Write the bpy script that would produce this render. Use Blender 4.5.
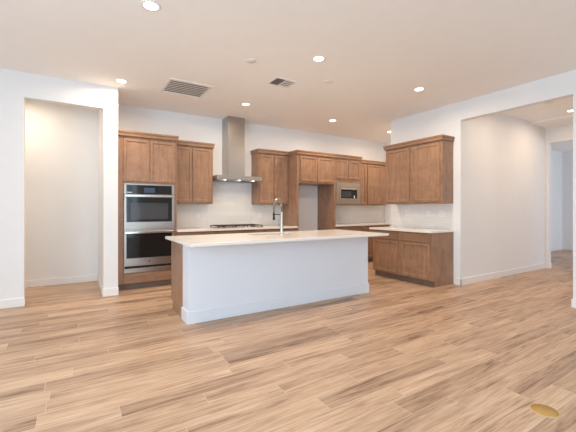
import bpy, bmesh, math
from mathutils import Vector, Matrix
from math import pi, sin, cos, radians

for o in list(bpy.data.objects):
    bpy.data.objects.remove(o)
scene = bpy.context.scene
COL = scene.collection

# ------------------------------------------------------------------ camera
cam_data = bpy.data.cameras.new('camera')
cam = bpy.data.objects.new('camera', cam_data)
COL.objects.link(cam)
cam.location = (0, 0, 1.26)
cam.rotation_euler = (radians(90), 0, -0.559912)
cam_data.sensor_width = 36
cam_data.lens = 339.9 / 576 * 36
cam_data.shift_y = -6.6 / 576
cam_data.clip_start = 0.05
scene.camera = cam

# ------------------------------------------------------------------ world, daylight, exposure
world = bpy.data.worlds.new('daylight_sky')
scene.world = world
world.use_nodes = True
world.node_tree.nodes['Background'].inputs[0].default_value = (0.80, 0.90, 1.0, 1)
world.node_tree.nodes['Background'].inputs[1].default_value = 1.0


def area(name, loc, rot, sx, sy, power, col):
    d = bpy.data.lights.new(name, 'AREA')
    d.shape = 'RECTANGLE'
    d.size, d.size_y = sx, sy
    d.energy = power
    d.color = col
    o = bpy.data.objects.new(name, d)
    COL.objects.link(o)
    o.location = loc
    o.rotation_euler = rot
    return o


# daylight entering by the glazed openings behind the camera, on its left, and in the far room
area('daylight_rear_window', (-0.2, -3.97, 1.32), (radians(97), 0, 0), 5.0, 2.4, 135, (0.60, 0.815, 1.0))
area('daylight_side_window', (-2.97, 0.0, 1.45), (radians(97), 0, radians(-90)), 4.6, 2.0, 195, (0.60, 0.815, 1.0))
area('daylight_far_window', (11.6, -0.9, 1.5), (radians(90), 0, 0), 2.2, 1.8, 75, (0.66, 0.80, 1.0))
scene.cycles.max_bounces = 14
scene.cycles.diffuse_bounces = 10

scene.view_settings.view_transform = 'Standard'
scene.view_settings.look = 'None'
scene.view_settings.exposure = 0.0
scene.view_settings.gamma = 1.0
scene.view_settings.use_curve_mapping = False


# ------------------------------------------------------------------ materials
def lin(c):
    return tuple(((v / 255) / 12.92 if v / 255 <= 0.04045 else ((v / 255 + 0.055) / 1.055) ** 2.4) for v in c)


def new_mat(name):
    m = bpy.data.materials.new(name)
    m.use_nodes = True
    return m, m.node_tree, m.node_tree.nodes['Principled BSDF']


def plain(name, rgb, rough=0.5, metal=0.0, bump=0.0, bscale=200, spec=0.5, vary=0.03):
    m, nt, b = new_mat(name)
    c = lin(rgb)
    b.inputs['Roughness'].default_value = rough
    b.inputs['Metallic'].default_value = metal
    b.inputs['Specular IOR Level'].default_value = spec
    tc = nt.nodes.new('ShaderNodeTexCoord')
    n = nt.nodes.new('ShaderNodeTexNoise')
    n.inputs['Scale'].default_value = 6
    n.inputs['Detail'].default_value = 3
    nt.links.new(tc.outputs['Object'], n.inputs['Vector'])
    r = nt.nodes.new('ShaderNodeValToRGB')
    r.color_ramp.elements[0].position = 0.3
    r.color_ramp.elements[1].position = 0.7
    r.color_ramp.elements[0].color = tuple(v * (1 - vary) for v in c) + (1,)
    r.color_ramp.elements[1].color = tuple(min(1, v * (1 + vary)) for v in c) + (1,)
    nt.links.new(n.outputs['Fac'], r.inputs['Fac'])
    nt.links.new(r.outputs['Color'], b.inputs['Base Color'])
    if bump:
        n2 = nt.nodes.new('ShaderNodeTexNoise')
        n2.inputs['Scale'].default_value = bscale
        nt.links.new(tc.outputs['Object'], n2.inputs['Vector'])
        bp = nt.nodes.new('ShaderNodeBump')
        bp.inputs['Strength'].default_value = bump
        bp.inputs['Distance'].default_value = 0.002
        nt.links.new(n2.outputs['Fac'], bp.inputs['Height'])
        nt.links.new(bp.outputs['Normal'], b.inputs['Normal'])
    return m


def math_node(nt, op, a, b=None):
    n = nt.nodes.new('ShaderNodeMath')
    n.operation = op
    for i, v in enumerate((a, b)):
        if v is None:
            continue
        if isinstance(v, (int, float)):
            n.inputs[i].default_value = v
        else:
            nt.links.new(v, n.inputs[i])
    return n.outputs[0]


def wood_floor():
    m, nt, b = new_mat('wood_plank_tile')
    L = nt.links
    tc = nt.nodes.new('ShaderNodeTexCoord')
    sp = nt.nodes.new('ShaderNodeSeparateXYZ')
    L.new(tc.outputs['Object'], sp.inputs[0])
    PW, PL = 0.152, 1.22
    ry = math_node(nt, 'DIVIDE', sp.outputs['Y'], PW)
    row = math_node(nt, 'FLOOR', ry)
    fy = math_node(nt, 'FRACT', ry)
    wn = nt.nodes.new('ShaderNodeTexWhiteNoise')
    wn.noise_dimensions = '1D'
    L.new(row, wn.inputs['W'])
    rx = math_node(nt, 'ADD', math_node(nt, 'DIVIDE', sp.outputs['X'], PL), math_node(nt, 'MULTIPLY', wn.outputs['Value'], 5.0))
    colm = math_node(nt, 'FLOOR', rx)
    fx = math_node(nt, 'FRACT', rx)
    idv = nt.nodes.new('ShaderNodeCombineXYZ')
    L.new(row, idv.inputs[0])
    L.new(colm, idv.inputs[1])
    wid = nt.nodes.new('ShaderNodeTexWhiteNoise')
    wid.noise_dimensions = '3D'
    L.new(idv.outputs[0], wid.inputs['Vector'])
    # grain, different on every plank
    def grain(sx, sy, scale, detail, dist, rough=0.6, seed=0.0):
        gv = nt.nodes.new('ShaderNodeCombineXYZ')
        L.new(math_node(nt, 'MULTIPLY', sp.outputs['X'], sx), gv.inputs[0])
        L.new(math_node(nt, 'MULTIPLY', sp.outputs['Y'], sy), gv.inputs[1])
        L.new(math_node(nt, 'ADD', math_node(nt, 'MULTIPLY', wid.outputs['Value'], 60.0), seed), gv.inputs[2])
        n = nt.nodes.new('ShaderNodeTexNoise')
        n.inputs['Scale'].default_value = scale
        n.inputs['Detail'].default_value = detail
        n.inputs['Roughness'].default_value = rough
        n.inputs['Distortion'].default_value = dist
        L.new(gv.outputs[0], n.inputs['Vector'])
        return n.outputs['Fac']
    broad = grain(0.9, 9.0, 1.3, 4, 1.2)
    fine = grain(1.0, 30.0, 2.6, 8, 0.6, 0.74, 7.0)
    fac = math_node(nt, 'ADD', math_node(nt, 'MULTIPLY', broad, 0.46), math_node(nt, 'MULTIPLY', fine, 0.54))
    fac = math_node(nt, 'ADD', fac, math_node(nt, 'MULTIPLY', math_node(nt, 'SUBTRACT', wid.outputs['Value'], 0.5), 0.07))
    r = nt.nodes.new('ShaderNodeValToRGB')
    cr = r.color_ramp
    cr.elements[0].position = 0.34
    cr.elements[0].color = lin((108, 78, 58)) + (1,)
    cr.elements[1].position = 0.62
    cr.elements[1].color = lin((205, 180, 155)) + (1,)
    for p, c in ((0.40, (146, 113, 90)), (0.45, (172, 141, 116)), (0.53, (190, 158, 130))):
        e = cr.elements.new(p)
        e.color = lin(c) + (1,)
    L.new(fac, r.inputs['Fac'])
    # occasional dark heartwood streaks
    st = nt.nodes.new('ShaderNodeMapRange')
    st.inputs['From Min'].default_value = 0.60
    st.inputs['From Max'].default_value = 0.74
    L.new(grain(0.8, 17.0, 1.2, 4, 1.2, 0.6, 21.0), st.inputs['Value'])
    dk = nt.nodes.new('ShaderNodeMix')
    dk.data_type = 'RGBA'
    L.new(math_node(nt, 'MULTIPLY', st.outputs[0], 0.9), dk.inputs[0])
    L.new(r.outputs['Color'], dk.inputs[6])
    dk.inputs[7].default_value = lin((108, 78, 58)) + (1,)
    hs = nt.nodes.new('ShaderNodeHueSaturation')
    L.new(dk.outputs[2], hs.inputs['Color'])
    L.new(math_node(nt, 'ADD', 0.89, math_node(nt, 'MULTIPLY', wid.outputs['Value'], 0.20)), hs.inputs['Value'])
    # grout
    ex = math_node(nt, 'MULTIPLY', math_node(nt, 'MINIMUM', fx, math_node(nt, 'SUBTRACT', 1.0, fx)), PL)
    ey = math_node(nt, 'MULTIPLY', math_node(nt, 'MINIMUM', fy, math_node(nt, 'SUBTRACT', 1.0, fy)), PW)
    g = math_node(nt, 'LESS_THAN', math_node(nt, 'MINIMUM', ex, ey), 0.0019)
    mx = nt.nodes.new('ShaderNodeMix')
    mx.data_type = 'RGBA'
    L.new(g, mx.inputs[0])
    L.new(hs.outputs['Color'], mx.inputs[6])
    mx.inputs[7].default_value = lin((200, 178, 155)) + (1,)
    L.new(mx.outputs[2], b.inputs['Base Color'])
    b.inputs['Roughness'].default_value = 0.42
    b.inputs['Specular IOR Level'].default_value = 0.4
    bp = nt.nodes.new('ShaderNodeBump')
    bp.inputs['Strength'].default_value = 0.25
    bp.inputs['Distance'].default_value = 0.001
    L.new(math_node(nt, 'SUBTRACT', fac, g), bp.inputs['Height'])
    L.new(bp.outputs['Normal'], b.inputs['Normal'])
    return m


def cabinet_wood(name, dark, light, horizontal=False):
    m, nt, b = new_mat(name)
    L = nt.links
    tc = nt.nodes.new('ShaderNodeTexCoord')
    oi = nt.nodes.new('ShaderNodeObjectInfo')
    mp = nt.nodes.new('ShaderNodeMapping')
    mp.inputs['Scale'].default_value = (3, 16, 16) if horizontal else (16, 16, 2.2)
    L.new(tc.outputs['Object'], mp.inputs['Vector'])
    cb = nt.nodes.new('ShaderNodeVectorMath')
    cb.operation = 'ADD'
    L.new(mp.outputs[0], cb.inputs[0])
    L.new(math_node(nt, 'MULTIPLY', oi.outputs['Random'], 30.0), cb.inputs[1])
    n = nt.nodes.new('ShaderNodeTexNoise')
    n.inputs['Scale'].default_value = 1.2
    n.inputs['Detail'].default_value = 6
    n.inputs['Roughness'].default_value = 0.6
    n.inputs['Distortion'].default_value = 0.5
    L.new(cb.outputs[0], n.inputs['Vector'])
    n2 = nt.nodes.new('ShaderNodeTexNoise')
    n2.inputs['Scale'].default_value = 7
    n2.inputs['Detail'].default_value = 6
    n2.inputs['Roughness'].default_value = 0.7
    L.new(tc.outputs['Object'], n2.inputs['Vector'])
    f = math_node(nt, 'ADD', math_node(nt, 'MULTIPLY', n.outputs['Fac'], 0.5), math_node(nt, 'MULTIPLY', n2.outputs['Fac'], 0.5))
    r = nt.nodes.new('ShaderNodeValToRGB')
    r.color_ramp.elements[0].position = 0.31
    r.color_ramp.elements[0].color = lin(dark) + (1,)
    r.color_ramp.elements[1].position = 0.67
    r.color_ramp.elements[1].color = lin(light) + (1,)
    L.new(f, r.inputs['Fac'])
    L.new(r.outputs['Color'], b.inputs['Base Color'])
    b.inputs['Roughness'].default_value = 0.33
    return m


def tile_white():
    m, nt, b = new_mat('glossy_white_tile')
    L = nt.links
    tc = nt.nodes.new('ShaderNodeTexCoord')
    sp = nt.nodes.new('ShaderNodeSeparateXYZ')
    L.new(tc.outputs['Object'], sp.inputs[0])
    cb = nt.nodes.new('ShaderNodeCombineXYZ')
    L.new(math_node(nt, 'ADD', sp.outputs['X'], sp.outputs['Y']), cb.inputs[0])
    L.new(sp.outputs['Z'], cb.inputs[1])
    br = nt.nodes.new('ShaderNodeTexBrick')
    br.inputs['Color1'].default_value = lin((226, 223, 220)) + (1,)
    br.inputs['Color2'].default_value = lin((231, 229, 226)) + (1,)
    br.inputs['Mortar'].default_value = lin((216, 212, 208)) + (1,)
    br.inputs['Scale'].default_value = 1
    br.inputs['Brick Width'].default_value = 0.305
    br.inputs['Row Height'].default_value = 0.102
    br.inputs['Mortar Size'].default_value = 0.0016
    br.inputs['Bias'].default_value = 0
    L.new(cb.outputs[0], br.inputs['Vector'])
    L.new(br.outputs['Color'], b.inputs['Base Color'])
    b.inputs['Roughness'].default_value = 0.22
    return m


def brushed(name, rgb, rough):
    m, nt, b = new_mat(name)
    L = nt.links
    b.inputs['Metallic'].default_value = 1
    b.inputs['Base Color'].default_value = lin(rgb) + (1,)
    tc = nt.nodes.new('ShaderNodeTexCoord')
    mp = nt.nodes.new('ShaderNodeMapping')
    mp.inputs['Scale'].default_value = (2, 2, 240)
    L.new(tc.outputs['Object'], mp.inputs['Vector'])
    n = nt.nodes.new('ShaderNodeTexNoise')
    n.inputs['Scale'].default_value = 3
    L.new(mp.outputs[0], n.inputs['Vector'])
    L.new(math_node(nt, 'ADD', rough - 0.06, math_node(nt, 'MULTIPLY', n.outputs['Fac'], 0.12)), b.inputs['Roughness'])
    return m


def glow(name, rgb, strength):
    m, nt, b = new_mat(name)
    e = nt.nodes.new('ShaderNodeEmission')
    e.inputs[0].default_value = rgb + (1,)
    e.inputs[1].default_value = strength
    nt.links.new(e.outputs[0], nt.nodes['Material Output'].inputs['Surface'])
    return m


M = dict(
    wall=plain('white_wall_paint', (231, 231, 231), 0.75, bump=0.12, bscale=260, vary=0.008),
    ceiling=plain('white_ceiling_paint', (245, 243, 240), 0.9, bump=0.1, bscale=220, vary=0.008),
    trim=plain('white_trim_paint', (234, 232, 230), 0.4, vary=0.006),
    island=plain('cool_white_island_paint', (218, 221, 227), 0.6, vary=0.006),
    floor=wood_floor(),
    wood=cabinet_wood('brown_stained_maple', (124, 94, 73), (172, 133, 105)),
    woodh=cabinet_wood('brown_stained_maple_rail', (126, 94, 72), (158, 122, 96), True),
    toe=cabinet_wood('dark_toe_kick_wood', (108, 88, 75), (128, 108, 94), True),
    quartz=plain('white_quartz', (232, 226, 218), 0.16, vary=0.012),
    tile=tile_white(),
    steel=brushed('brushed_stainless_steel', (180, 174, 168), 0.32),
    bright=brushed('polished_stainless_steel', (226, 222, 216), 0.16),
    black=plain('black_oven_glass', (30, 29, 29), 0.06, spec=0.4),
    window=plain('dark_oven_window', (66, 66, 68), 0.1, spec=0.4),
    iron=plain('cast_iron', (44, 36, 30), 0.45, bump=0.3),
    screen=glow('blue_grey_display', lin((84, 98, 116)), 0.9),
    hose=plain('black_rubber', (28, 28, 30), 0.5),
    plastic=plain('white_plastic', (234, 231, 227), 0.35, vary=0.005),
    slot=plain('painted_vent_shadow', (118, 113, 110), 0.6),  # grey that paints the shade inside the vents
    gap=plain('dark_recess', (14, 13, 13), 0.7),
    lens=glow('warm_led_lens', (1.0, 0.90, 0.76), 9.0),
    brass=plain('mustard_brass', (186, 142, 78), 0.6, bump=0.8, bscale=120, vary=0.1),
    brassrim=plain('pale_brass_rim', (200, 172, 120), 0.5, metal=0.0),
    basin=brushed('sink_steel', (180, 178, 176), 0.28),
)


# ------------------------------------------------------------------ mesh helpers
class MB:
    def __init__(s):
        s.bm = bmesh.new()

    def box(s, x0, x1, y0, y1, z0, z1, bev=0.0):
        t = bmesh.new()
        bmesh.ops.create_cube(t, size=1)
        for v in t.verts:
            v.co = Vector(((x0 + x1) / 2 + v.co.x * (x1 - x0), (y0 + y1) / 2 + v.co.y * (y1 - y0), (z0 + z1) / 2 + v.co.z * (z1 - z0)))
        if bev:
            bmesh.ops.bevel(t, geom=list(t.edges), offset=bev, segments=2, affect='EDGES', profile=0.5)
        s.merge(t)
        return s

    def cyl(s, p0, p1, r0, r1=None, seg=24):
        r1 = r0 if r1 is None else r1
        p0, p1 = Vector(p0), Vector(p1)
        d = p1 - p0
        t = bmesh.new()
        bmesh.ops.create_cone(t, cap_ends=True, segments=seg, radius1=r0, radius2=r1, depth=d.length)
        q = Vector((0, 0, 1)).rotation_difference(d.normalized()).to_matrix().to_4x4()
        t.transform(Matrix.Translation((p0 + p1) / 2) @ q)
        s.merge(t)
        return s

    def lathe(s, prof, loc=(0, 0, 0), seg=40):
        t = bmesh.new()
        rings = []
        for r, z in prof:
            if r < 1e-6:
                rings.append([t.verts.new((loc[0], loc[1], loc[2] + z))])
            else:
                rings.append([t.verts.new((loc[0] + r * cos(2 * pi * k / seg), loc[1] + r * sin(2 * pi * k / seg), loc[2] + z)) for k in range(seg)])
        for a, b in zip(rings, rings[1:]):
            for k in range(seg):
                k2 = (k + 1) % seg
                if len(a) == 1 and len(b) == 1:
                    continue
                if len(a) == 1:
                    t.faces.new((a[0], b[k2], b[k]))
                elif len(b) == 1:
                    t.faces.new((a[k], a[k2], b[0]))
                else:
                    t.faces.new((a[k], a[k2], b[k2], b[k]))
        bmesh.ops.recalc_face_normals(t, faces=list(t.faces))
        s.merge(t, True)
        return s

    def tube(s, pts, r, seg=10):
        t = bmesh.new()
        pts = [Vector(p) for p in pts]
        rings = []
        up = Vector((1, 0, 0.001))
        for i, p in enumerate(pts):
            d = (pts[min(i + 1, len(pts) - 1)] - pts[max(i - 1, 0)]).normalized()
            a = (up - d * up.dot(d)).normalized()
            bb = d.cross(a)
            up = a
            rings.append([t.verts.new(p + (a * cos(2 * pi * k / seg) + bb * sin(2 * pi * k / seg)) * r) for k in range(seg)])
        for a, b in zip(rings, rings[1:]):
            for k in range(seg):
                t.faces.new((a[k], a[(k + 1) % seg], b[(k + 1) % seg], b[k]))
        t.faces.new(list(reversed(rings[0])))
        t.faces.new(rings[-1])
        bmesh.ops.recalc_face_normals(t, faces=list(t.faces))
        s.merge(t, True)
        return s

    def prism(s, outline, axis, a0, a1):
        """outline of 2-D points swept along axis ('x': points are (y,z); 'y': (x,z); 'z': (x,y))"""
        t = bmesh.new()

        def pt(p, a):
            return {'x': (a, p[0], p[1]), 'y': (p[0], a, p[1]), 'z': (p[0], p[1], a)}[axis]
        A = [t.verts.new(pt(p, a0)) for p in outline]
        B = [t.verts.new(pt(p, a1)) for p in outline]
        n = len(A)
        for k in range(n):
            t.faces.new((A[k], A[(k + 1) % n], B[(k + 1) % n], B[k]))
        t.faces.new(list(reversed(A)))
        t.faces.new(B)
        bmesh.ops.recalc_face_normals(t, faces=list(t.faces))
        s.merge(t)
        return s

    def merge(s, t, smooth=False):
        if smooth:
            for f in t.faces:
                f.smooth = True
        me = bpy.data.meshes.new('tmp')
        t.to_mesh(me)
        t.free()
        s.bm.from_mesh(me)
        bpy.data.meshes.remove(me)

    def build(s, name, mat, parent=None, loc=None):
        me = bpy.data.meshes.new(name)
        s.bm.to_mesh(me)
        s.bm.free()
        me.materials.append(mat)
        o = bpy.data.objects.new(name, me)
        COL.objects.link(o)
        if loc:
            o.location = loc
        if parent:
            o.parent = parent
        return o


def tag(o, label, cat, group=None):
    o['label'] = label
    o['category'] = cat
    if group:
        o['group'] = group
    return o


def thing(name, label, cat, loc=(0, 0, 0), rotz=0, group=None):
    o = bpy.data.objects.new(name, None)
    o.empty_display_size = 0.1
    COL.objects.link(o)
    o.location = loc
    o.rotation_euler = (0, 0, rotz)
    return tag(o, label, cat, group)


def struct(name, mb, mat):
    o = mb.build(name, mat)
    o['kind'] = 'structure'
    return o


def copy_tree(o, parent=None):
    c = o.copy()
    COL.objects.link(c)
    if parent:
        c.parent = parent
    for ch in list(o.children):
        copy_tree(ch, c)
    return c


# ------------------------------------------------------------------ the setting
YL, YB, XR, HC, HD = 5.585, 6.424, 5.427, 3.05, 2.735
struct('floor', MB().box(-3.1, 13.2, -4.1, 7.1, -0.1, 0), M['floor'])
struct('ceiling', MB().box(-3.1, 13.2, -4.1, 7.1, HC, HC + 0.1), M['ceiling'])
# wall facing the camera on the left, with the tall niche opening and its return beside the ovens
struct('wall_left', MB().box(-3, -0.563, YL, YL + 0.12, 0, HC).box(-0.563, 0.35, YL, YL + 0.12, HD - 0.01, HC)
       .box(0.35, 0.539, YL, 6.88, 0, HC), M['wall'])
struct('wall_niche', MB().box(-3, 0.539, 6.88, 7.0, 0, HC), M['wall'])
struct('wall_back', MB().box(0.54, 7.1, YB, YB + 0.12, 0, HC), M['wall'])
struct('wall_right', MB().box(XR, XR + 0.12, 3.26, 4.733, 0, HC).box(XR, XR + 0.12, 1.757, 3.26, HD + 0.01, HC)
       .box(XR, XR + 0.12, -4.0, 1.757, 0, HC), M['wall'])
struct('wall_hall', MB().box(XR + 0.12, 8.594, 3.26, 3.38, 0, HC), M['wall'])
struct('wall_hall_end', MB().box(8.594, 8.714, 1.3, 3.205, 2.68, HC).box(8.594, 8.714, 3.205, 4.46, 0, HC), M['wall'])
struct('wall_hall_south', MB().box(XR + 0.12, 8.594, 1.2, 1.32, 0, HC), M['wall'])
struct('wall_far_side', MB().box(8.714, 13.0, 4.46, 4.58, 0, HC), M['wall'])
struct('wall_far_end', MB().box(12.95, 13.07, -1.0, 4.46, 0, HC), M['wall'])
struct('wall_pantry', MB().box(XR + 0.12, 7.1, 4.613, 4.733, 0, HC), M['wall'])
struct('wall_pantry_end', MB().box(7.1, 7.2, 4.613, 6.544, 0, HC), M['wall'])
# behind and beside the camera, with the wide glazed openings that let the daylight in
struct('wall_rear', MB().box(-3, -2.7, -4.15, -3.85, 0, HC).box(2.3, XR, -4.15, -3.85, 0, HC)
       .box(-2.7, 2.3, -4.15, -3.85, 2.55, HC).box(-2.7, 2.3, -4.15, -3.85, 0, 0.1), M['wall'])
mb = MB().box(-2.7, 2.3, -3.90, -3.86, 0.1, 0.17).box(-2.7, 2.3, -3.90, -3.86, 2.48, 2.55)
for x in (-2.66, -1.45, -0.2, 1.05, 1.95, 2.26):
    mb.box(x - 0.04, x + 0.04, -3.90, -3.86, 0.17, 2.48)
struct('window_1', mb, M['trim'])
struct('wall_side', MB().box(-3.1, -3.0, -4.05, -2.3, 0, HC).box(-3.1, -3.0, 2.3, 7.0, 0, HC)
       .box(-3.1, -3.0, -2.3, 2.3, 2.55, HC).box(-3.1, -3.0, -2.3, 2.3, 0, 0.35), M['wall'])
struct('added_soffit_1', MB().box(7.9, 8.594, 1.32, 3.26, 3.01, HC), M['ceiling'])  # added ceiling step, shaped for the bright line and shadow band there


def base_x(mb, x0, x1, y, h=0.11, out=-1):
    y0, y1 = sorted((y, y + out * 0.014))
    mb.box(x0, x1, y0, y1, 0, h, 0.003)
    return mb


def base_y(mb, y0, y1, x, h=0.11, out=-1):
    x0, x1 = sorted((x, x + out * 0.014))
    mb.box(x0, x1, y0, y1, 0, h, 0.003)
    return mb


mb = MB()
base_x(mb, -3, -0.555, YL)
base_x(mb, 0.336, 0.545, YL)
base_y(mb, YL, 6.866, 0.35)
struct('baseboard_left', mb, M['trim'])
struct('baseboard_niche', base_x(MB(), -3, 0.336, 6.88), M['trim'])
mb = MB()
base_y(mb, 3.246, 3.36, XR)
base_x(mb, XR - 0.014, 8.594, 3.26)
base_x(mb, 8.58, 8.714, 3.205)
base_y(mb, 3.205, 3.26, 8.594)
struct('baseboard_hall', mb, M['trim'])
mb = MB()
base_y(mb, -3.95, 1.771, XR)
base_x(mb, XR, XR + 0.12, 1.757, out=1)
struct('baseboard_right', mb, M['trim'])
mb = MB()
base_x(mb, 8.714, 12.95, 4.46)
base_y(mb, -1, 4.446, 12.95)
struct('baseboard_far', mb, M['trim'])


# ------------------------------------------------------------------ cabinets
def door_mesh(x0, x1, z0, z1, frame=0.056, th=0.02, y=0.0):
    """flat frame with a sloped inner edge and a recessed panel"""
    mb = MB()
    bm = mb.bm
    bmesh.ops.create_cube(bm, size=1)
    for v in bm.verts:
        v.co = Vector(((x0 + x1) / 2 + v.co.x * (x1 - x0), y - th / 2 + v.co.y * th, (z0 + z1) / 2 + v.co.z * (z1 - z0)))
    bmesh.ops.bevel(bm, geom=list(bm.edges), offset=0.003, segments=2, affect='EDGES', profile=0.5)
    bm.faces.ensure_lookup_table()
    front = max(bm.faces, key=lambda f: f.calc_area() * (1 if f.normal.y < -0.9 else 0))
    bmesh.ops.inset_region(bm, faces=[front], thickness=frame - 0.006, depth=0)
    bmesh.ops.inset_region(bm, faces=[front], thickness=0.003, depth=-0.003)
    bmesh.ops.inset_region(bm, faces=[front], thickness=0.008, depth=-0.002)
    bmesh.ops.inset_region(bm, faces=[front], thickness=0.004, depth=-0.007)
    return mb


def crown_mesh(w, d, z0, h=0.08, left=True, right=True, x0=0.0, y_l=None, y_r=None):
    """band with a small stepped lip on the front and the open ends"""
    mb = MB()
    o1, o2 = 0.016, 0.026
    xa, xb = x0 - (o1 if left else 0), w + (o1 if right else 0)
    mb.box(xa, xb, -0.02 - o1, d, z0, z0 + h * 0.62, 0.002)
    xa, xb = x0 - (o2 if left else 0), w + (o2 if right else 0)
    mb.box(xa, xb, -0.02 - o2, d, z0 + h * 0.62, z0 + h, 0.003)
    return mb


def cabinet(name, label, cat, loc, w, d, z0, z1, doors=(), drawers=(), crown=None, rotz=0, group=None, toe=0.0, body=None):
    t = thing(name, label, cat, loc, rotz, group)
    if body is None:
        mb = MB()
        if toe:
            mb.prism([(0, toe), (0, z1), (d, z1), (d, 0), (0.072, 0), (0.072, toe)], 'x', 0, w)
        else:
            mb.box(0, w, 0, d, z0, z1, 0.0015)
        body = mb
    body.build('cabinet_body', M['wood'], t)
    if toe:
        MB().box(0.001, w - 0.001, 0.062, 0.0715, 0.001, toe - 0.001).build('toe_kick', M['toe'], t)
    for dd in doors:
        door_mesh(*dd).build('door', M['wood'], t)
    for x0, x1, a, b in drawers:
        MB().box(x0, x1, -0.02, 0, a, b, 0.003).build('drawer_front', M['woodh'], t)
    if crown is not None:
        crown_mesh(w, d, z1, **crown).build('crown_molding', M['woodh'], t)
    return t


UB, UT = 1.36, 2.40      # underside and top of the wall cabinets
YU, YD = 6.114, 5.812    # face frames of the shallow wall cabinets and of the deep units
G_UP, G_BASE = 'upper wall cabinets', 'base cabinets'

# tall oven cabinet
t = thing('oven_cabinet', 'tall brown wood oven cabinet with two upper doors beside the white wall end', 'cabinet', (0.548, YD, 0))
w, d = 0.895, YB - YD - 0.001
mb = MB()
mb.box(0, 0.09, 0, d, 0.1, UT, 0.0015).box(w - 0.042, w, 0, d, 0.1, UT, 0.0015)
mb.box(0.09, w - 0.042, 0, d, 1.668, UT).box(0.09, w - 0.042, 0, d, 0.1, 0.265).box(0.09, w - 0.042, 0.5, d, 0.265, 1.668)
mb.box(0, w, 0.072, d, 0, 0.1)
mb.build('cabinet_body', M['wood'], t)
MB().box(0.001, w - 0.001, 0.062, 0.0715, 0.001, 0.098).build('toe_kick', M['toe'], t)
door_mesh(0.088, 0.466, 1.70, 2.365).build('door', M['wood'], t)
door_mesh(0.476, 0.862, 1.70, 2.365).build('door', M['wood'], t)
MB().box(0.088, 0.862, -0.02, 0, 0.105, 0.255, 0.003).build('drawer_front', M['woodh'], t)
crown_mesh(w, d, UT, left=False).build('crown_molding', M['woodh'], t)

# double wall oven
t = thing('double_wall_oven', 'stainless double wall oven with black glass doors in the tall wood cabinet', 'oven', (0.640, YD, 0.267))
ow = 0.758


def zz(z):
    return z - 0.267


MB().box(0.002, ow - 0.002, -0.002, 0.48, 0.001, zz(1.667)).build('oven_body', M['steel'], t)
p = MB().box(0, ow, -0.024, -0.003, zz(1.50), zz(1.664), 0.003).build('control_panel', M['steel'], t)
MB().box(0.034, ow - 0.04, -0.027, -0.0245, zz(1.503), zz(1.645)).build('panel_glass', M['black'], p)
MB().box(0.29, 0.452, -0.0285, -0.0275, zz(1.525), zz(1.604)).build('display', M['screen'], p)
MB().box(0.04, 0.115, -0.0282, -0.0275, zz(1.522), zz(1.531)).build('marking', M['plastic'], p)


def oven_door(z0, z1, g0, g1, win, hz):
    dr = MB().box(0, ow, -0.034, -0.003, zz(z0), zz(z1), 0.003).build('oven_door', M['steel'], t)
    MB().box(0.034, ow - 0.04, -0.037, -0.0345, zz(g0), zz(g1)).build('door_glass', M['black'], dr)
    if win:
        MB().box(0.09, ow - 0.10, -0.0385, -0.0375, zz(win[0]), zz(win[1])).build('window', M['window'], dr)
    h = MB()
    h.box(0.006, ow - 0.006, -0.082, -0.062, zz(hz) - 0.017, zz(hz) + 0.017, 0.006)
    h.box(0.03, 0.05, -0.064, -0.034, zz(hz) - 0.01, zz(hz) + 0.01)
    h.box(ow - 0.05, ow - 0.03, -0.064, -0.034, zz(hz) - 0.01, zz(hz) + 0.01)
    h.build('handle', M['bright'], dr)
    return dr


oven_door(0.948, 1.494, 1.062, 1.452, (1.102, 1.363), 1.472)
dr = oven_door(0.374, 0.922, 0.496, 0.882, None, 0.900)
MB().cyl((0.372, -0.0375, zz(0.435)), (0.372, -0.034, zz(0.435)), 0.013).build('emblem', M['bright'], dr)
MB().box(0.01, ow - 0.01, -0.012, -0.003, zz(0.336), zz(0.373)).build('vent_slot', M['gap'], t)
MB().box(0, ow, -0.024, -0.003, zz(0.268), zz(0.336), 0.003).build('lower_trim', M['steel'], t)

# wall cabinets along the back wall
cabinet('wall_cabinet', 'brown two-door wall cabinet between the oven cabinet and the range hood', 'cabinet', (1.445, YU, UB), 0.735, YB - YU - 0.001, 0, UT - UB,
        doors=[(0.03, 0.342, 0.032, UT - UB - 0.03), (0.352, 0.705, 0.032, UT - UB - 0.03)], crown=dict(left=False), group=G_UP)
cabinet('wall_cabinet', 'brown two-door wall cabinet between the range hood and the refrigerator recess', 'cabinet', (3.122, YU, UB), 0.738, YB - YU - 0.001, 0, UT - UB,
        doors=[(0.03, 0.345, 0.032, UT - UB - 0.03), (0.38, 0.69, 0.032, UT - UB - 0.03)], crown=dict(right=False), group=G_UP)
cabinet('wall_cabinet', 'dark brown wall cabinet in the far corner right of the microwave', 'cabinet', (5.642, YU, UB), 1.2, YB - YU - 0.001, 0, UT - UB,
        doors=[(0.03, 0.46, 0.032, UT - UB - 0.03), (0.515, 1.0, 0.032, UT - UB - 0.03)], crown=dict(left=False, right=False), group=G_UP)

# refrigerator surround: two full-height panels, cabinet above
t = thing('refrigerator_surround', 'tall brown cabinet surround over an empty refrigerator recess', 'cabinet', (3.862, YD, 0))
d = YB - YD - 0.001
for x0, x1 in ((0, 0.04), (0.985, 1.02)):
    MB().box(x0, x1, -0.0, d, 0, UT, 0.0015).build('side_panel', M['wood'], t)
MB().box(0.0405, 0.9845, 0, d, 1.81, UT).build('cabinet_body', M['wood'], t)
door_mesh(0.075, 0.505, 1.845, 2.365).build('door', M['wood'], t)
door_mesh(0.525, 0.955, 1.845, 2.365).build('door', M['wood'], t)
crown_mesh(1.02, d, UT, right=False).build('crown_molding', M['woodh'], t)

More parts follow.
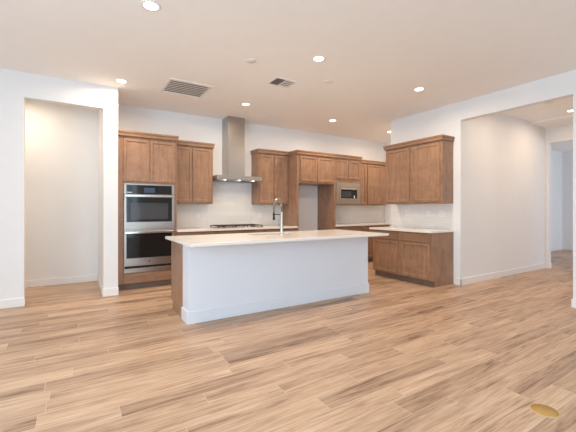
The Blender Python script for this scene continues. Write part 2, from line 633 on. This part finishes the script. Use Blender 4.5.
# microwave cabinet
t = thing('microwave_cabinet', 'brown wall cabinet with two small doors above a built-in microwave', 'cabinet', (4.884, YD, UB))
w = 0.75
mb = MB()
mb.box(0, 0.10, 0, d, 0, UT - UB, 0.0015).box(w - 0.045, w, 0, d, 0, UT - UB, 0.0015)
mb.box(0.10, w - 0.045, 0, d, 0, 0.10).box(0.10, w - 0.045, 0, d, 0.40, UT - UB).box(0.10, w - 0.045, 0.45, d, 0.10, 0.40)
mb.build('cabinet_body', M['wood'], t)
door_mesh(0.03, 0.352, 0.585, 1.005).build('door', M['wood'], t)
door_mesh(0.372, 0.718, 0.585, 1.005).build('door', M['wood'], t)
crown_mesh(w, d, UT - UB, left=False).build('crown_molding', M['woodh'], t)

t = thing('microwave_oven', 'stainless built-in microwave with black glass in the brown cabinet', 'microwave', (4.987, YD, UB + 0.103))
mw, mh = 0.60, 0.293
MB().box(0, mw, -0.002, 0.43, 0, mh).build('microwave_body', M['steel'], t)
mb = MB()
mb.box(0, mw, -0.022, -0.003, 0, 0.045, 0.002).box(0, mw, -0.022, -0.003, mh - 0.05, mh, 0.002)
mb.box(0, 0.04, -0.022, -0.003, 0.044, mh - 0.049, 0.002).box(mw - 0.075, mw, -0.022, -0.003, 0.044, mh - 0.049, 0.002)
mb.build('trim_frame', M['steel'], t)
dr = MB().box(0.041, 0.385, -0.018, -0.003, 0.046, mh - 0.051).build('door', M['black'], t)
MB().box(0.075, 0.345, -0.0195, -0.0182, 0.075, mh - 0.085).build('window', M['window'], dr)
mb = MB()
kx0, kx1, kz0, kz1 = -0.078, 0.624, -0.078, 0.388
mb.box(kx0, -0.002, -0.016, -0.001, kz0, kz1, 0.002).box(mw + 0.001, kx1, -0.016, -0.001, kz0, kz1, 0.002)
mb.box(-0.003, mw + 0.002, -0.016, -0.001, kz0, -0.002, 0.002).box(-0.003, mw + 0.002, -0.016, -0.001, mh + 0.002, kz1, 0.002)
mb.build('trim_kit', M['steel'], t)
MB().box(0.05, 0.50, -0.045, -0.024, mh - 0.045, mh - 0.018, 0.005).build('handle', M['bright'], t)
p = MB().box(0.387, mw - 0.077, -0.018, -0.003, 0.046, mh - 0.051).build('control_panel', M['black'], t)
MB().box(0.425, 0.455, -0.0195, -0.0182, 0.055, 0.115).build('sticker', M['plastic'], p)  # invented white sticker on the control panel

# base cabinets along the back wall
zc = 0.879


def base_cab(label, x0, x1, ndoor):
    w = x1 - x0 - 0.002
    xs = [(0.022 + k * (w - 0.03) / ndoor, 0.022 + (k + 1) * (w - 0.03) / ndoor - 0.014) for k in range(ndoor)]
    return cabinet('base_cabinet', label, 'cabinet', (x0, YD, 0), w, YB - YD - 0.001, 0, zc,
                   doors=[(a, b, 0.125, 0.70) for a, b in xs], drawers=[(a, b, 0.72, 0.86) for a, b in xs], toe=0.105, group=G_BASE)


base_cab('brown base cabinet behind the island, next to the oven cabinet', 1.446, 2.19, 2)
base_cab('brown base cabinet behind the island, under the gas cooktop', 2.19, 3.11, 2)
base_cab('brown base cabinet behind the island, next to the refrigerator recess', 3.11, 3.861, 2)
base_cab('brown base cabinet under the far corner counter, below the microwave', 4.885, 5.642, 2)
base_cab('brown base cabinet in the far corner behind the right-hand counter end', 5.642, 6.6, 2)

# cabinets on the right wall
R90 = -pi / 2
cabinet('wall_cabinet', 'large brown two-door wall cabinet on the right wall beside the hall opening', 'cabinet', (XR - 0.31, 4.590, UB), 1.203, 0.309, 0, UT - UB + 0.005,
        doors=[(0.03, 0.562, 0.032, UT - UB - 0.03), (0.615, 1.168, 0.032, UT - UB - 0.03)], crown=dict(), rotz=R90, group=G_UP)
cabinet('base_cabinet', 'brown base cabinet against the right wall, half nearer the island end', 'cabinet', (4.84, 4.655, 0), 0.634, XR - 4.841, 0, zc,
        doors=[(0.08, 0.592, 0.125, 0.70)], drawers=[(0.08, 0.592, 0.72, 0.862)], toe=0.105, rotz=R90, group=G_BASE)
cabinet('base_cabinet', 'brown base cabinet against the right wall, half nearer the hall opening', 'cabinet', (4.84, 4.02, 0), 0.635, XR - 4.841, 0, zc,
        doors=[(0.036, 0.607, 0.125, 0.70)], drawers=[(0.036, 0.607, 0.72, 0.862)], toe=0.105, rotz=R90, group=G_BASE)

# worktops and tiles
tag(MB().box(1.446, 3.861, 5.762, YB - 0.001, 0.88, 0.914, 0.003).build('countertop', M['quartz']),
    'long white quartz countertop along the back wall under the cooktop', 'countertop')
tag(MB().box(4.885, 7.09, 5.762, YB - 0.001, 0.88, 0.914, 0.003).build('countertop', M['quartz']),
    'white countertop in the far corner below the microwave', 'countertop')
tag(MB().box(4.79, XR - 0.001, 3.365, 4.70, 0.88, 0.914, 0.003).build('countertop', M['quartz']),
    'white countertop on the brown base cabinets at the right wall', 'countertop')
mb = MB().box(1.446, 2.18, YB - 0.011, YB - 0.001, 0.915, UB - 0.001).box(2.182, 3.12, YB - 0.011, YB - 0.001, 0.915, 1.80)
mb.box(3.122, 3.860, YB - 0.011, YB - 0.001, 0.915, UB - 0.001)
tag(mb.build('tile_backsplash', M['tile']), 'white tile backsplash on the back wall behind the cooktop', 'backsplash')
tag(MB().box(4.885, 7.09, YB - 0.011, YB - 0.001, 0.915, UB - 0.001).build('tile_backsplash', M['tile']),
    'white tile backsplash in the far corner below the microwave', 'backsplash')
tag(MB().box(XR - 0.011, XR - 0.001, 3.385, 4.731, 0.915, UB - 0.001).build('tile_backsplash', M['tile']),
    'white tile backsplash on the right wall between counter and wall cabinet', 'backsplash')

# ------------------------------------------------------------------ range hood
t = thing('range_hood', 'stainless chimney range hood on the back wall above the cooktop', 'range hood', (2.65, YB - 0.012, 1.807))
mb = MB().box(-0.172, 0.178, -0.31, 0.010, 0.087, 0.70, 0.002).box(-0.168, 0.174, -0.306, 0.010, 0.70, HC - 1.808, 0.002)
mb.build('chimney', M['steel'], t)
c = MB().box(-0.458, 0.458, -0.50, 0.0, 0.006, 0.086, 0.004).build('canopy', M['steel'], t)
for k in (-1, 0, 1):
    f = MB().box(-0.14 + k * 0.29, 0.14 + k * 0.29, -0.40, -0.05, 0.0, 0.0055)
    for q in range(9):
        f.box(-0.13 + k * 0.29, 0.13 + k * 0.29, -0.39 + q * 0.037, -0.375 + q * 0.037, -0.003, 0.001)
    f.build('grease_filter', M['basin'], c)
for k in (-1, 0, 1):
    l = MB().lathe([(0, 0), (0.014, 0), (0.018, 0.004), (0.018, 0.006)], (k * 0.29, -0.45, 0)).build('hood_lamp', M['lens'], t)
    ld = bpy.data.lights.new('hood_light', 'SPOT')
    ld.energy = 4
    ld.color = (1.0, 0.80, 0.55)
    ld.spot_size = radians(140)
    ld.spot_blend = 0.8
    ld.shadow_soft_size = 0.02
    lo = bpy.data.objects.new('hood_light', ld)
    COL.objects.link(lo)
    lo.parent = t
    lo.location = (k * 0.29, -0.45, -0.008)
mb = MB()
for k in range(4):
    mb.cyl((0.30 + k * 0.03, -0.5025, 0.04), (0.30 + k * 0.03, -0.4995, 0.04), 0.007, seg=12)
mb.build('button', M['basin'], c)

# ------------------------------------------------------------------ cooktop
t = thing('gas_cooktop', 'black and steel gas cooktop set in the back counter under the hood', 'cooktop', (2.65, 6.09, 0.9145))
MB().box(-0.455, 0.455, -0.25, 0.25, 0, 0.012, 0.004).build('cooktop_tray', M['steel'], t)
for bx, by, br in ((-0.3, -0.1, 0.04), (-0.3, 0.13, 0.034), (0, 0.03, 0.055), (0.3, -0.1, 0.034), (0.3, 0.13, 0.04)):
    MB().lathe([(0, 0.026), (br * 0.8, 0.026), (br, 0.02), (br * 1.1, 0.0125)], (bx, by, 0)).build('burner', M['iron'], t)
for gx in (-0.302, 0, 0.302):
    mb = MB()
    h0, h1 = 0.034, 0.048
    for y in (-0.205, 0.225):
        mb.box(gx - 0.146, gx + 0.146, y - 0.006, y + 0.006, h0, h1, 0.002)
    for x in (-0.14, 0.14):
        mb.box(gx + x - 0.006, gx + x + 0.006, -0.205, 0.225, h0, h1, 0.002)
    for y in (-0.1, 0.01, 0.12):
        mb.box(gx - 0.14, gx + 0.14, y - 0.005, y + 0.005, h0, h1, 0.002)
    mb.box(gx - 0.005, gx + 0.005, -0.205, 0.225, h0, h1, 0.002)
    for x in (-0.14, 0.14):
        for y in (-0.2, 0.22):
            mb.box(gx + x - 0.009, gx + x + 0.009, y - 0.009, y + 0.009, 0.0125, h0 + 0.004)
    mb.build('grate', M['iron'], t)
for k in range(5):
    MB().lathe([(0, 0.034), (0.016, 0.034), (0.019, 0.0125)], (-0.16 + k * 0.08, -0.228, 0), seg=20).build('knob', M['steel'], t)

# ------------------------------------------------------------------ island
IX0, IX1 = 1.05, 3.772
t = thing('kitchen_island', 'large white-fronted kitchen island with brown wood end panel', 'kitchen island', (2.42, 4.1, 0))
ox, oy = 2.42, 4.1
MB().box(IX0 - ox, IX1 - ox, 3.731 - oy, 3.955 - oy, 0, zc, 0.002).build('knee_wall', M['island'], t)
mb = MB()
mb.box(IX0 - 0.014 - ox, IX1 + 0.014 - ox, 3.717 - oy, 3.7305 - oy, 0.001, 0.14, 0.003)
mb.box(IX0 - 0.014 - ox, IX0 - 0.0005 - ox, 3.7305 - oy, 3.965 - oy, 0.001, 0.14, 0.003)
mb.box(IX1 + 0.0005 - ox, IX1 + 0.014 - ox, 3.7305 - oy, 3.965 - oy, 0.001, 0.14, 0.003)
mb.build('baseboard', M['island'], t)
mb = MB()
mb.box(0.019 + IX0 - ox, IX1 - 0.019 - ox, 3.956 - oy, 4.04 - oy, 0.0, zc)
mb.box(0.019 + IX0 - ox, IX1 - 0.019 - ox, 4.04 - oy, 4.41 - oy, 0.0, 0.62)
mb.box(0.019 + IX0 - ox, IX1 - 0.019 - ox, 4.41 - oy, 4.48 - oy, 0.1, zc)
mb.build('cabinet_body', M['wood'], t)
for x in (IX0, IX1 - 0.018):
    MB().prism([(3.956 - oy, 0), (3.956 - oy, zc), (4.50 - oy, zc), (4.50 - oy, 0.1), (4.43 - oy, 0.1), (4.43 - oy, 0)], 'x', x - ox, x + 0.018 - ox).build('end_panel', M['wood'], t)

SX0, SX1, SY0, SY1 = 0.985, 3.858, 3.40, 4.55
HX0, HX1, HY0, HY1 = 2.02, 2.76, 4.05, 4.40
mb = MB()
bm = mb.bm
xs, ys, zs = [SX0, HX0, HX1, SX1], [SY0, HY0, HY1, SY1], [0.88, 0.914]
V = {(i, j, k): bm.verts.new((xs[i], ys[j], zs[k])) for i in range(4) for j in range(4) for k in range(2)}
for i in range(3):
    for j in range(3):
        if (i, j) == (1, 1):
            continue
        bm.faces.new([V[a] for a in ((i, j, 1), (i + 1, j, 1), (i + 1, j + 1, 1), (i, j + 1, 1))])
        bm.faces.new([V[a] for a in ((i, j, 0), (i, j + 1, 0), (i + 1, j + 1, 0), (i + 1, j, 0))])
for i in range(3):
    bm.faces.new([V[a] for a in ((i, 0, 0), (i + 1, 0, 0), (i + 1, 0, 1), (i, 0, 1))])
    bm.faces.new([V[a] for a in ((i + 1, 3, 0), (i, 3, 0), (i, 3, 1), (i + 1, 3, 1))])
    bm.faces.new([V[a] for a in ((0, i + 1, 0), (0, i, 0), (0, i, 1), (0, i + 1, 1))])
    bm.faces.new([V[a] for a in ((3, i, 0), (3, i + 1, 0), (3, i + 1, 1), (3, i, 1))])
for f in ([(1, 1, 0), (1, 1, 1), (2, 1, 1), (2, 1, 0)], [(1, 2, 1), (1, 2, 0), (2, 2, 0), (2, 2, 1)],
          [(1, 1, 1), (1, 1, 0), (1, 2, 0), (1, 2, 1)], [(2, 1, 0), (2, 1, 1), (2, 2, 1), (2, 2, 0)]):
    bm.faces.new([V[a] for a in f])
bmesh.ops.recalc_face_normals(bm, faces=list(bm.faces))
sharp = [e for e in bm.edges if len(e.link_faces) == 2 and e.calc_face_angle() > 0.5]
bmesh.ops.bevel(bm, geom=sharp, offset=0.003, segments=2, affect='EDGES', profile=0.5)
tag(mb.build('countertop', M['quartz']), 'wide white quartz countertop overhanging the kitchen island', 'countertop')
# sink under the cut-out
mb = MB()
a, b_, c_, d_ = HX0 - 0.004, HX1 + 0.004, HY0 - 0.004, HY1 + 0.004
mb.box(a, b_, c_, d_, 0.66, 0.668)
mb.box(a, a + 0.006, c_, d_, 0.668, 0.8795).box(b_ - 0.006, b_, c_, d_, 0.668, 0.8795)
mb.box(a + 0.006, b_ - 0.006, c_, c_ + 0.006, 0.668, 0.8795).box(a + 0.006, b_ - 0.006, d_ - 0.006, d_, 0.668, 0.8795)
t = thing('kitchen_sink', 'stainless undermount sink in the island countertop', 'sink', (0, 0, 0))
mb.build('basin', M['basin'], t)
MB().lathe([(0, 0.0), (0.03, 0.0), (0.045, 0.003), (0.045, 0.0)], (2.39, 4.22, 0.6685)).build('drain', M['bright'], t)

# faucet
t = thing('kitchen_faucet', 'stainless spring pull-down faucet standing on the island countertop', 'faucet', (2.376, 3.955, 0.9145))
MB().lathe([(0, 0), (0.03, 0), (0.03, 0.008), (0.022, 0.014), (0.0175, 0.03), (0.0175, 0.30), (0.014, 0.31), (0.0, 0.31)]).build('column', M['bright'], t)
arch = [(0, 0, 0.30)]
R = 0.105
for k in range(0, 25):
    a = pi * k / 24
    arch.append((0, R - R * cos(a), 0.385 + R * sin(a)))
arch += [(0, 2 * R, 0.36), (0, 2 * R, 0.30)]
MB().tube(arch, 0.0065).build('hose', M['hose'], t)
# spring coil round the hose
dense = []
AV = [Vector(p) for p in arch]
for i in range(len(AV) - 2):
    n = 6 if (AV[i + 1] - AV[i]).length < 0.03 else 24
    for q in range(n):
        dense.append(AV[i].lerp(AV[i + 1], q / n))
coil = []
acc = 0.0
for i, p in enumerate(dense):
    dv = (dense[min(i + 1, len(dense) - 1)] - dense[max(i - 1, 0)]).normalized()
    if i:
        acc += (p - dense[i - 1]).length
    nx = Vector((1, 0, 0))
    ny = dv.cross(nx)
    ph = acc / 0.011 * 2 * pi
    coil.append(p + (nx * cos(ph) + ny * sin(ph)) * 0.0125)
MB().tube(coil, 0.0022, 6).build('spring', M['bright'], t)
mb = MB().lathe([(0, 0.0), (0.015, 0.0), (0.0175, 0.02), (0.013, 0.07), (0.010, 0.12), (0, 0.12)], (0, 2 * R, 0.195), 24)
mb.build('spray_head', M['hose'], t)
MB().tube([(0, 0.012, 0.275), (0, 0.1, 0.275), (0, 2 * R - 0.016, 0.275)], 0.006).lathe([(0.0185, -0.01), (0.0185, 0.01), (0.0165, 0.01), (0.0165, -0.01)], (0, 2 * R, 0.275), 20).build('docking_arm', M['hose'], t)
mb = MB().cyl((0, 0, 0.13), (-0.045, 0, 0.13), 0.012, seg=16).cyl((-0.04, 0, 0.13), (-0.06, -0.0, 0.205), 0.005, seg=10)
mb.build('handle', M['basin'], t)

# ------------------------------------------------------------------ ceiling fittings
def ceiling_light(label, x, y, power=7.0, z=HC, col=(1.0, 0.82, 0.63)):
    t = thing('ceiling_light', label, 'ceiling light', (x, y, z), 0, 'recessed ceiling lights')
    MB().lathe([(0.086, -0.0005), (0.086, -0.004), (0.080, -0.007), (0.064, -0.006), (0.060, -0.003), (0.060, -0.0005)]).build('trim_ring', M['plastic'], t)
    MB().lathe([(0, -0.004), (0.0595, -0.004), (0.0595, -0.001), (0, -0.001)]).build('lens', M['lens'], t)
    ld = bpy.data.lights.new('lamp_light', 'AREA')
    ld.shape = 'DISK'
    ld.size = 0.115
    ld.energy = power
    ld.color = col
    ld.spread = radians(172)
    lo = bpy.data.objects.new('lamp_light', ld)
    COL.objects.link(lo)
    lo.parent = t
    lo.location = (0, 0, -0.012)
    return t


P = 18
ceiling_light('round recessed ceiling light nearest the camera, at the top left', 0.565, 3.17, P)
ceiling_light('round recessed ceiling light over the middle of the island', 2.451, 3.225, P)
ceiling_light('round recessed ceiling light above the counter on the right wall', 4.34, 3.25, P)
ceiling_light('round recessed ceiling light just outside the left niche by the air vent', 0.55, 5.25, P)
ceiling_light('round recessed ceiling light in front of the range hood', 2.461, 5.28, P)
ceiling_light('round recessed ceiling light in front of the refrigerator recess', 4.394, 5.32, P)
ceiling_light('round recessed ceiling light half hidden past the end of the right wall', 6.16, 5.395, P)
ceiling_light('round recessed ceiling light in the hall through the right opening', 7.62, 2.49, 10, col=(1.0, 0.72, 0.46))
ceiling_light('round recessed ceiling light in the hall, behind the opening header', 6.1, 2.4, 9, col=(1.0, 0.72, 0.46))
ceiling_light('round recessed ceiling light inside the left niche, behind its header', -0.75, 6.25, 14)

t = thing('air_return_grille', 'square white louvered air return grille in the ceiling near the hood', 'air vent', (1.4, 5.073, HC))
mb = MB()
s = 0.312
mb.box(-s, s, -s, -s + 0.035, -0.012, -0.0005, 0.002).box(-s, s, s - 0.035, s, -0.012, -0.0005, 0.002)
mb.box(-s, -s + 0.035, -s + 0.034, s - 0.034, -0.012, -0.0005, 0.002).box(s - 0.035, s, -s + 0.034, s - 0.034, -0.012, -0.0005, 0.002)
mb.build('frame', M['plastic'], t)
MB().box(-s + 0.03, s - 0.03, -s + 0.03, s - 0.03, -0.002, -0.0006).build('backing', M['slot'], t)  # flat sheet, duct shade put into its grey
mb = MB()
for k in range(8):
    y = -s + 0.062 + k * 0.0715
    mb.prism([(y - 0.027, -0.0115), (y + 0.020, -0.0045), (y + 0.021, -0.0025), (y - 0.028, -0.0095)], 'x', -s + 0.034, s - 0.034)
mb.build('louver', M['plastic'], t)

t = thing('air_supply_register', 'small white ceiling air register above the island, half dark louvers', 'air vent', (2.475, 4.10, HC))
mb = MB()
sx, sy = 0.17, 0.14
mb.box(-sx, sx, -sy, -sy + 0.022, -0.010, -0.0005, 0.002).box(-sx, sx, sy - 0.022, sy, -0.010, -0.0005, 0.002)
mb.box(-sx, -sx + 0.022, -sy + 0.021, sy - 0.021, -0.010, -0.0005, 0.002).box(sx - 0.022, sx, -sy + 0.021, sy - 0.021, -0.010, -0.0005, 0.002)
mb.box(-0.008, 0.008, -sy + 0.021, sy - 0.021, -0.010, -0.0005)
mb.build('frame', M['plastic'], t)
MB().box(-sx + 0.02, sx - 0.02, -sy + 0.02, sy - 0.02, -0.002, -0.0006).build('backing', M['slot'], t)  # shade behind the register louvers, painted as a grey sheet
mb = MB()
for k in range(6):
    x = -sx + 0.034 + k * 0.0225
    mb.prism([(x - 0.008, -0.0025), (x - 0.002, -0.0095), (x - 0.0005, -0.009), (x - 0.0065, -0.0022)], 'y', -sy + 0.021, sy - 0.021)
mb.build('louver_bank', M['slot'], t)  # this bank's shade is painted into its colour
mb = MB()
for k in range(4):
    y = -sy + 0.05 + k * 0.06
    mb.prism([(y - 0.024, -0.0100), (y + 0.018, -0.0055), (y + 0.019, -0.0035), (y - 0.025, -0.0085)], 'x', 0.008, sx - 0.021)
mb.build('louver_bank', M['plastic'], t)


def disc(label, x, y, r=0.06):
    t = thing('ceiling_cover', label, 'ceiling cover', (x, y, HC), 0, 'round ceiling covers')
    MB().lathe([(r * 0.6, -0.0005), (r * 0.6, -0.006), (0, -0.006)]).build('collar', M['slot'], t)
    MB().lathe([(0, -0.012), (r * 0.97, -0.012), (r, -0.010), (r, -0.006), (0, -0.006)]).build('cover_plate', M['plastic'], t)


disc('round white ceiling cover left of the small air register', 1.787, 3.686)
disc('round white ceiling cover right of the small air register', 2.995, 3.715)
disc('round white ceiling cover in the hall beyond the right opening', 6.72, 2.50)


# ------------------------------------------------------------------ outlets and floor disc
def outlet(label, loc, rotz, gang=1, kind='outlet'):
    t = thing('wall_outlet', label, 'outlet', loc, rotz, 'white wall outlet plates')
    w = 0.035 + 0.023 * (gang - 1)
    MB().box(-w, w, -0.006, -0.0005, -0.057, 0.057, 0.002).build('cover_plate', M['plastic'], t)
    for g in range(gang):
        cx = (g - (gang - 1) / 2) * 0.046
        r = MB().box(cx - 0.0165, cx + 0.0165, -0.0085, -0.0062, -0.0335, 0.0335, 0.001).build('receptacle', M['plastic'], t)
        if kind == 'outlet':
            for zc_ in (-0.018, 0.018):
                MB().box(cx - 0.008, cx + 0.008, -0.009, -0.0084, zc_ - 0.007, zc_ + 0.007, 0.0002).build('socket', M['plastic'], r)


outlet('white outlet plate on the back tile left of the cooktop', (1.995, YB - 0.011, 1.14), 0)
outlet('white outlet plate on the back tile right of the cooktop', (3.316, YB - 0.011, 1.14), 0)
outlet('white outlet plate on the right wall tile farthest from the hall', (XR - 0.011, 4.33, 1.19), R90)
outlet('white outlet plate on the right wall tile, middle of its row', (XR - 0.011, 3.86, 1.185), R90)
outlet('wide white switch plate on the right wall tile nearest the hall', (XR - 0.011, 3.585, 1.185), R90, 2, 'switch')
outlet('white outlet plate low on the hall wall', (6.69, 3.26, 0.335), 0)

t = thing('floor_outlet_cover', 'round mustard-yellow disc set flat in the wood floor', 'floor cover', (2.492, 0.95, 0))
MB().lathe([(0.080, 0.0004), (0.080, 0.003), (0.076, 0.0045), (0.072, 0.004), (0.072, 0.0004)]).build('rim', M['brassrim'], t)
MB().lathe([(0.0715, 0.0004), (0.0715, 0.0032), (0, 0.0036)]).build('cover_plate', M['brass'], t)
